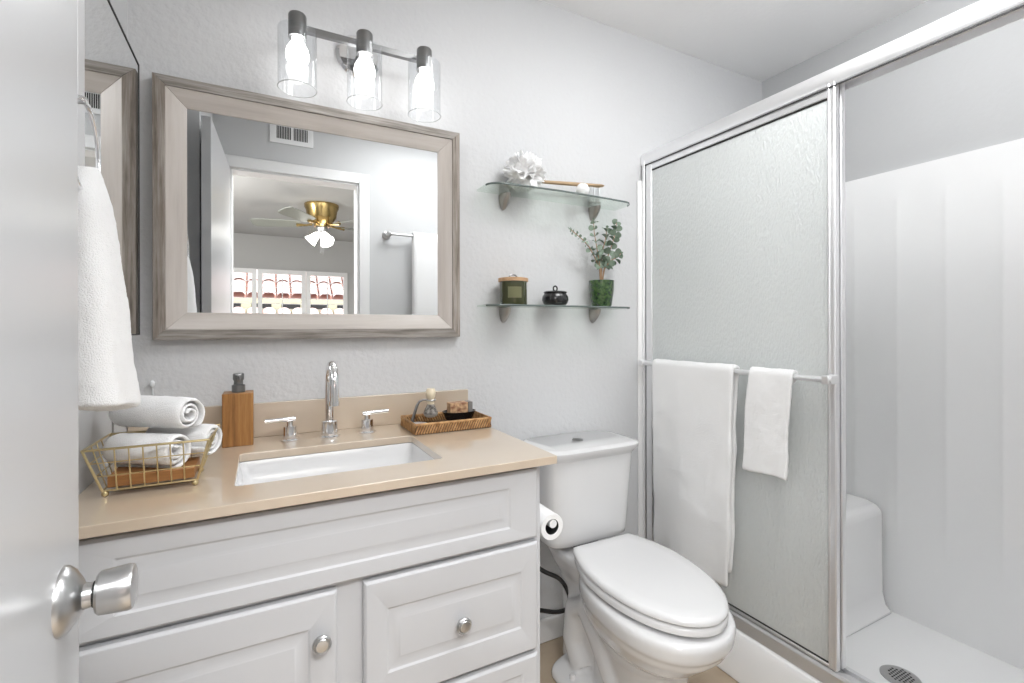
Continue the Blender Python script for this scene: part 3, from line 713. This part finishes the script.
# shaving brush on stand
st = empty('brush_stand', (.412, -.122, zt_), 'curved grey metal shaving brush stand in the rattan tray', 'stand')
MB().lathe([(.0001, 0), (.026, 0), (.026, .004), (.022, .006), (.0001, .006)], (.412, -.122, zt_), 32).build('stand_base', M['alubrush'], st)
sx, sy = .391, -.122
pts = [(sx - .001, sy, zt_ + .004), (sx + .008, sy, zt_ + .035), (sx + .016, sy, zt_ + .058), (sx + .024, sy, zt_ + .070), (sx + .036, sy, zt_ + .074), (sx + .048, sy, zt_ + .072)]
MB().tube(pts, [.0055, .0045, .004, .0035, .003, .003], 10).build('stand_arm', M['darknickel'], st)
hc = (sx + .058, sy)
MB().tube([(hc[0] + .0135 * cos(t), hc[1] + .0135 * sin(t), zt_ + .072) for t in [2 * pi * k / 24 for k in range(25)]], .0022, 8, cap=False).build('holder_ring', M['nickel'], st)
sb = empty('shaving_brush', (hc[0], hc[1], zt_ + .03), 'shaving brush with cream handle and dark bristles hanging in its stand', 'shaving brush')
MB().lathe([(.0001, 0), (.0105, 0), (.0105, .008), (.0085, .014), (.0125, .022), (.0150, .032), (.0135, .042), (.0105, .047), (.0001, .047)], (*hc, zt_ + .0595), 24).build('handle', M['cream'], sb)
MB().lathe([(.0001, .0), (.019, .003), (.0215, .008), (.0175, .019), (.0095, .034), (.0001, .034)], (*hc, zt_ + .0255), 24).build('bristles', M['bristle'], sb)
MB().lathe([(.0001, -.006), (.012, -.004), (.019, .000), (.0218, .006), (.0001, .006)], (*hc, zt_ + .0253), 24).build('bristle_tip', M['bristletip'], sb, label='pale bristle tips')
# soap dish and bar
o = MB().lathe([(.0001, 0), (.030, 0), (.042, .010), (.053, .033), (.051, .033), (.041, .022), (.030, .018), (.0001, .018)], (.538, -.125, zt_), 40)
for v in o.b.verts: v.co.y = -.125 + (v.co.y + .125) * .72
o = o.build('soap_dish', M['blackceramic']); tag(o, 'oval black soap dish in the rattan tray', 'soap dish')
w = empty('soap_bar', (.538, -.125, zt_ + .01), 'marbled tan soap block with a dark end on the black dish', 'soap')
MB().box(.504, .562, -.141, -.109, zt_ + .0245, zt_ + .060).build('soap_block', M['soap'], w, bevel=.002)
MB().box(.5625, .577, -.141, -.109, zt_ + .0245, zt_ + .060).build('soap_dark_end', M['soapend'], w, bevel=.001)  # dark grey end piece of the soap block

# ------------------------------------------------------------------ toilet
to = empty('toilet', (.99, -.35, 0), 'white two-piece toilet with closed elongated lid beside the vanity', 'toilet')
TC = .992
def egg(z, a, tip, back, yc=-.425, wb=.118, N=40, inset=0):
    """elongated seat outline, straight back edge"""
    a -= inset; wb -= inset; tip += inset; back -= inset; out = []
    for k in range(N + 1):
        t = -pi / 2 + pi * k / N; out.append((TC - a * sin(-t) * 1.0, yc - (yc - tip) * max(0, cos(t)) ** .92, z))
    side = []
    m = 12
    for k in range(1, m + 1):
        t = k / m; x = wb + (a - wb) * (cos(t * pi / 2) ** .9 if t < 1 else 0); side.append((x, yc + (back - yc) * t * .985))
    right = [(TC + x, y, z) for x, y in side]; left = [(TC - x, y, z) for x, y in side][::-1]
    cr = [(TC + wb - .008, back, z), (TC - wb + .008, back, z)]
    return [(x + .003 + (y + .24) * .055, y, z) for x, y, z in out + right + cr + left]
def slab(name, z0, z1, a, tip, back, wb, r=.006, m=M['porcelain'], crown=0):
    rg = [egg(z0, a, tip, back, wb=wb, inset=r * .6), egg(z0 + r * .5, a, tip, back, wb=wb), egg(z1 - r, a, tip, back, wb=wb), egg(z1 - r * .35, a, tip, back, wb=wb, inset=r * .35), egg(z1, a, tip, back, wb=wb, inset=r * 1.3)]
    if crown: rg.append(egg(z1 + crown, a, tip, back, wb=wb, inset=.045))
    return MB().loft(rg).build(name, m, to, ang=50)
slab('seat_lid', .431, .452, .163, -.715, -.238, .117, .010, crown=.0015)
slab('seat_ring', .408, .4295, .164, -.714, -.250, .118, .007)
# bumpers keep a dark gap between seat and rim
for x, y in ((TC - .13, -.36), (TC + .13, -.36), (TC - .10, -.62), (TC + .10, -.62)): MB().box(x - .012, x + .012, y - .012, y + .012, .3985, .409).build('seat_bumper', M['porcelain'], to)
# china body
w = MB()
def ring(z, a, tip, back, n=2.3): yc = (tip + back) / 2; return [(x + (y + .24) * .055, y, z_) for x, y, z_ in superel(TC, yc, z, a, yc - tip, back - yc, n)]
w.loft([ring(.13, .076, -.54, -.30), ring(.195, .084, -.555, -.27), ring(.24, .104, -.60, -.245), ring(.28, .138, -.658, -.235), ring(.325, .160, -.703, -.235), ring(.345, .164, -.711, -.235), ring(.352, .170, -.720, -.232), ring(.385, .172, -.725, -.232), ring(.396, .168, -.720, -.235), ring(.400, .160, -.710, -.24)])
w.loft([superel(TC, -.17, .30, .075, .10, .12, 3), superel(TC, -.16, .34, .095, .13, .13, 3), superel(TC, -.15, .38, .108, .14, .12, 4), superel(TC, -.15, .400, .106, .14, .12, 4)])
w.loft([superel(TC, -.42, .02, .090, .155, .18, 2.6), superel(TC, -.42, .06, .082, .150, .18, 2.6), superel(TC, -.42, .14, .080, .15, .18, 2.4), superel(TC, -.43, .26, .10, .16, .18, 2.4)])
w.loft([superel(TC, -.17, .02, .075, .12, .09, 3), superel(TC, -.17, .1, .068, .12, .085, 3), superel(TC, -.17, .33, .078, .12, .10, 3)])
w.loft([superel(TC, -.36, .002, .108, .235, .27, 3.0), superel(TC, -.36, .024, .106, .233, .268, 3.0), superel(TC, -.36, .036, .092, .215, .25, 3)])
w.loft([superel(TC, -.20, .002, .155, .13, .075, 3), superel(TC, -.20, .026, .150, .125, .072, 3), superel(TC, -.20, .045, .105, .09, .06, 3)])
for sg in (-1, 1):   # trapway swell
    w.tube([(TC + sg * .06, -.40, .10), (TC + sg * .066, -.33, .20), (TC + sg * .064, -.26, .26), (TC + sg * .064, -.20, .22), (TC + sg * .066, -.19, .12), (TC + sg * .062, -.23, .05)], .045, 16)
body = w.build('toilet_bowl', M['porcelain'], to)
m_ = body.modifiers.new('r', 'REMESH'); m_.mode = 'VOXEL'; m_.voxel_size = .006; m_.use_smooth_shade = True
m_ = body.modifiers.new('s', 'SMOOTH'); m_.factor = .6; m_.iterations = 6
MB().lathe([(.0001, 0), (.011, 0), (.011, .012), (.008, .018), (.0001, .019)], (TC - .118, -.245, .030), 16).build('bolt_cap', M['porcelain'], to)
# tank
def tring(z, a, yf, bow=.0): 
    return superel(TC - .004, (yf - .012) / 2, z, a, abs(yf) / 2 - .006, abs(yf) / 2 - .006, 5.5)
MB().loft([tring(.424, .150, -.195), tring(.434, .160, -.208), tring(.45, .162, -.211), tring(.715, .180, -.225)]).build('tank', M['porcelain'], to, ang=50)
MB().loft([tring(.7155, .183, -.229), tring(.724, .187, -.234), tring(.735, .195, -.244), tring(.746, .196, -.246), tring(.752, .190, -.240), tring(.754, .175, -.225)]).build('tank_lid', M['porcelain'], to, ang=50)
MB().lathe([(.0001, 0), (.020, 0), (.020, .002), (.0165, .0035), (.0001, .0032)], (.985, -.118, .7535), 28).build('flush_button', M['darknickel'], to)
MB().box(TC - .05, TC + .05, -.16, -.06, .398, .426).build('tank_gasket', M['black'], to)
# hose
hp_ = [(.80, -.10, .36), (.845, -.12, .325), (.89, -.14, .30), (.915, -.15, .265), (.925, -.155, .225), (.918, -.15, .195), (.89, -.12, .175), (.85, -.06, .162), (.80, -.03, .16)]
def smooth(P4, n=6):
    P4 = [Vector(p) for p in P4]; out = []
    for i in range(len(P4) - 1):
        p0, p1_, p2_, p3 = P4[max(i - 1, 0)], P4[i], P4[i + 1], P4[min(i + 2, len(P4) - 1)]
        for k in range(n):
            t = k / n; out.append(.5 * ((2 * p1_) + (p2_ - p0) * t + (2 * p0 - 5 * p1_ + 4 * p2_ - p3) * t * t + (3 * p1_ - p0 - 3 * p2_ + p3) * t ** 3))
    return out + [P4[-1]]
o = MB().tube(smooth(hp_), .0072, 10).build('supply_hose', M['black']); tag(o, 'black braided water supply hose looping between the vanity and toilet', 'hose')

# toilet paper
RX, RZ = .644, .652
ho = empty('paper_holder', (.60, -.40, .60), 'white toilet paper holder on the vanity side', 'holder')
MB().box(CX1 + .0005, CX1 + .010, -.415, -.375, RZ - .03, RZ + .03).box(CX1 + .008, RX + .008, -.384, -.374, RZ - .009, RZ + .009).build('wall_bracket', M['trim'], ho, bevel=.002)
MB().cyl((RX + .003, -.3995, RZ + .005), (RX + .003, -.489, RZ + .005), .0105, 24).build('roller_bar', M['trim'], ho)
w = MB(); rr = []
N = 40
for r_, y_ in ((.0001, -.386), (.0320, -.386), (.0325, -.389), (.0325, -.486), (.0320, -.489), (.0198, -.489), (.0192, -.488), (.0192, -.400), (.0001, -.400)):
    rr.append([(RX + r_ * cos(2 * pi * k / N), y_, RZ - .002 + r_ * sin(2 * pi * k / N)) for k in range(N)])
w.loft(rr, cap=False)
o = w.build('toilet_paper_roll', [M['paper'], M['black']]); tag(o, 'toilet paper roll on the holder beside the vanity side', 'toilet paper')  # core interior coloured black to stand for its unlit hollow
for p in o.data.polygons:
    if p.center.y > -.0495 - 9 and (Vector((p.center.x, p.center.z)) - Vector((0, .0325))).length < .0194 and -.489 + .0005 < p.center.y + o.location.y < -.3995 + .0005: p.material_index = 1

# ------------------------------------------------------------------ what the mirror shows behind the camera
vt = empty('wall_vent', (.158, YR + .005, 2.25), 'white wall air vent with dark slots above the doorway, seen in the mirror', 'vent')
MB().box(.045, .272, YR + .0005, YR + .008, 2.195, 2.318).build('vent_plate', M['whitemetal'], vt, bevel=.002)
w = MB()
for g0 in (.080, .168):
    for k in range(9): w.box(g0 + k * .0085, g0 + k * .0085 + .0055, YR + .0075, YR + .0085, 2.222, 2.292)
w.build('vent_slots', M['vent_dark'], vt, smooth=False)
tb = empty('wall_towel_bar', (.9, YR + .05, 1.72), 'chrome towel bar on the wall behind the camera, seen in the mirror', 'towel bar')
MB().lathe([(.0001, 0), (.026, 0), (.026, .006), (.014, .012), (.010, .05), (.016, .055), (.018, .066), (.012, .075), (.0001, .077)], (.695, YR + .0005, 1.725), 24, (0, 1, 0)).build('bar_post', M['nickel'], tb)
MB().lathe([(.0001, 0), (.026, 0), (.026, .006), (.014, .012), (.010, .05), (.016, .055), (.018, .066), (.012, .075), (.0001, .077)], (1.20, YR + .0005, 1.725), 24, (0, 1, 0)).build('bar_post', M['nickel'], tb)
MB().tube([(.695, YR + .062, 1.725), (1.20, YR + .062, 1.725)], .008, 12).build('rail', M['nickel'], tb)
def fold(u, v):
    z = [.95, 1.743, .98][0] ; k = u * 2
    if k < .9: zz_, yy = .95 + (1.725 - .95) * (k / .9), .018
    elif k < 1.1: a = (k - .9) / .2 * pi; zz_, yy = 1.725 + .018 * sin(a), .018 * cos(a)
    else: zz_, yy = 1.725 - (k - 1.1) / .9 * .7, -.018
    return (.845 + .28 * v, YR + .062 + yy + .003 * sin(v * 9), zz_)
o = MB().grid(40, 10, fold).build('long_towel', M['terry']); tag(o, 'long white towel on the rear wall bar, seen in the mirror', 'towel')
m_ = o.modifiers.new('t', 'SOLIDIFY'); m_.thickness = .012; m_.offset = 0

# bedroom
BX0, BX1, BY, BZ = -1.9, 3.0, -5.80, 2.40
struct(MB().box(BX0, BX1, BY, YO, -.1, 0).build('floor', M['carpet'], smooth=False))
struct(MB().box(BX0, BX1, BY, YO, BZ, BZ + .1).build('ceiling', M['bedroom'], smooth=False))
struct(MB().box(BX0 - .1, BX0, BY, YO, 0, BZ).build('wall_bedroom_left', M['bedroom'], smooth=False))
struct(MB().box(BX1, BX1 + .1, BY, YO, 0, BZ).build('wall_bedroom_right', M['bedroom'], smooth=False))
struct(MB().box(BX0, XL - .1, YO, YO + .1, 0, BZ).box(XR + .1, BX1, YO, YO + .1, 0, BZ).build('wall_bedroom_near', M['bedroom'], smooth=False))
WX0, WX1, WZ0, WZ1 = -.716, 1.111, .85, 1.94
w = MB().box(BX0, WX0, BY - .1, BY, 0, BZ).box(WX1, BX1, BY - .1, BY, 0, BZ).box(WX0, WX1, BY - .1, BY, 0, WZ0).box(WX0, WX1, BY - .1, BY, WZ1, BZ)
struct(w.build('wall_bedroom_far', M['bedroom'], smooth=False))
def shutter(x0, x1, label):
    e = empty('window_shutter', ((x0 + x1) / 2, BY + .03, WZ0), label, 'shutter', 'white bedroom window shutters')
    MB().box(x0 - .055, x0, BY - .01, BY + .03, WZ0, WZ1).box(x1, x1 + .055, BY - .01, BY + .03, WZ0, WZ1).box(x0, x1, BY - .01, BY + .03, WZ1 - .06, WZ1).box(x0, x1, BY - .01, BY + .03, WZ0, WZ0 + .08).build('shutter_frame', M['trim'], e)
    w = MB(); z = WZ0 + .10
    while z < WZ1 - .07:
        w.box(x0, x1, BY - .025, BY + .03, z, z + .007); z += .075
    w.build('louvers', M['trim'], e, smooth=False)
    MB().box((x0 + x1) / 2 - .006, (x0 + x1) / 2 + .006, BY + .031, BY + .04, WZ0 + .1, WZ1 - .1).build('tilt_rod', M['trim'], e)
shutter(-.66, -.107, 'white louvred shutter of the bedroom window nearest the open door, seen in the mirror')
shutter(.015, .500, 'middle white louvred shutter of the bedroom window, seen in the mirror')
shutter(.615, 1.055, 'white louvred shutter of the bedroom window nearest the doorway casing, seen in the mirror')
# ceiling fan
FX, FY = .55, -3.74
fn_ = empty('ceiling_fan', (FX, FY, BZ), 'brass ceiling fan with three lit tulip shades in the bedroom, seen in the mirror', 'ceiling fan')
MB().lathe([(.0001, 0), (.165, 0), (.165, -.03), (.150, -.06), (.140, -.13), (.11, -.17), (.075, -.20), (.075, -.225), (.0001, -.225)], (FX, FY, BZ - .001), 32).build('motor_housing', M['brass'], fn_)
for k in range(5):
    a = radians(53 + 72 * k); dv = Vector((cos(a), sin(a), 0)); nv = Vector((-sin(a), cos(a), 0))
    w = MB()
    rg = []
    for r_, hw in ((.20, .050), (.24, .058), (.56, .072), (.64, .062), (.66, .035)):
        c_ = Vector((FX, FY, BZ - .205)) + dv * r_
        tl_ = Vector((0, 0, -hw * .32))
        rg.append([c_ - nv * hw - tl_, c_ + nv * hw + tl_, c_ + nv * hw + tl_ + Vector((0, 0, .006)), c_ - nv * hw - tl_ + Vector((0, 0, .006))])
    bl = w.loft(rg).build('fan_blade', M['blade'], fn_)
    p0 = Vector((FX, FY, BZ - .20)); MB().tube([p0 + dv * .09, p0 + dv * .15 - Vector((0, 0, .012)), p0 + dv * .24 - Vector((0, 0, .01))], [.014, .009, .02], 8).build('blade_arm', M['brass'], bl)
MB().lathe([(.0001, 0), (.055, 0), (.06, -.02), (.045, -.06), (.0001, -.07)], (FX, FY, BZ - .227), 24).build('light_kit', M['nickel'], fn_)
for k in range(3):
    a = radians(65 + 120 * k); dv = Vector((cos(a) * .75, sin(a) * .75, -.8)).normalized()
    MB().lathe([(.0001, .0), (.028, .004), (.036, .03), (.045, .07), (.062, .115), (.0001, .112)], Vector((FX, FY, BZ - .26)) + dv * .05, 20, dv).build('tulip_shade', M['tulip'], fn_)
for dx in (-.012, .012): MB().tube([(FX + dx, FY + .02, BZ - .29), (FX + dx, FY + .02, BZ - .50 - dx)], .002, 6).ball((FX + dx, FY + .02, BZ - .51 - dx), .007, 8).build('pull_chain', M['nickel'], fn_)

# neighbouring house outside the bedroom window
nb = empty('neighbouring_house', (.5, -9.6, 0), 'neighbouring house with pale clay tile roof outside the window, seen in the mirror', 'house')
w = MB().box(-4, 6, -12, -9.4, -1, 1.50).box(-4, 6, -9.4, -9.0, 1.46, 1.72).build('wall', M['stucco'], nb, smooth=False)
for k in range(10): x = -1.2 + k * .52; MB().box(x, x + .34, -9.0, -8.985, 1.53, 1.62).build('eave_vent', M['vent_dark'], nb, smooth=False)
def roof(yf, z0, rows, pitch, run=.34):
    g = MB().grid(1, 1, lambda u, v: (-4 + 10 * u, yf - .04 - rows * run * v, z0 - .03 + rows * run * pitch * v)); g.build('roof_deck', M['tile_gap'], nb, smooth=False)
    w = MB()
    for r_ in range(rows):
        ya = yf - run * r_; yb_ = ya - run * 1.02; za = z0 + run * pitch * r_ + .03; zb_ = za + run * pitch * .9
        x = -3.5
        while x < 5.5:
            w.loft([[(x + .115 * cos(pi * j / 8), yy, z_ + .075 * sin(pi * j / 8)) for j in range(9)] for yy, z_ in ((ya, za), (yb_, zb_))], cap=False, closed=False); x += .26
    w.build('roof_tiles', M['tile_roof'], nb)
roof(-9.0, 1.74, 9, .85)
lo = empty('low_tiled_roof', (.5, -8.0, 0), 'low clay-tiled roof below the neighbouring eave, seen in the mirror', 'roof')
def roof2(yf, z0, rows, pitch, run=.34):
    w = MB().grid(1, 1, lambda u, v: (-4 + 10 * u, yf - .04 - rows * run * v, z0 - .03 + rows * run * pitch * v)); w.build('roof_deck', M['tile_gap'], lo, smooth=False)
    w = MB()
    for r_ in range(rows):
        ya = yf - run * r_; za = z0 + run * pitch * r_ + .03; x = -3.5
        while x < 5.5:
            w.loft([[(x + .115 * cos(pi * j / 8), yy, z_ + .075 * sin(pi * j / 8)) for j in range(9)] for yy, z_ in ((ya, za), (ya - run * 1.02, za + run * pitch * .9))], cap=False, closed=False); x += .26
    w.build('roof_tiles', M['tile_roof'], lo)
roof2(-7.6, .85, 4, .45)
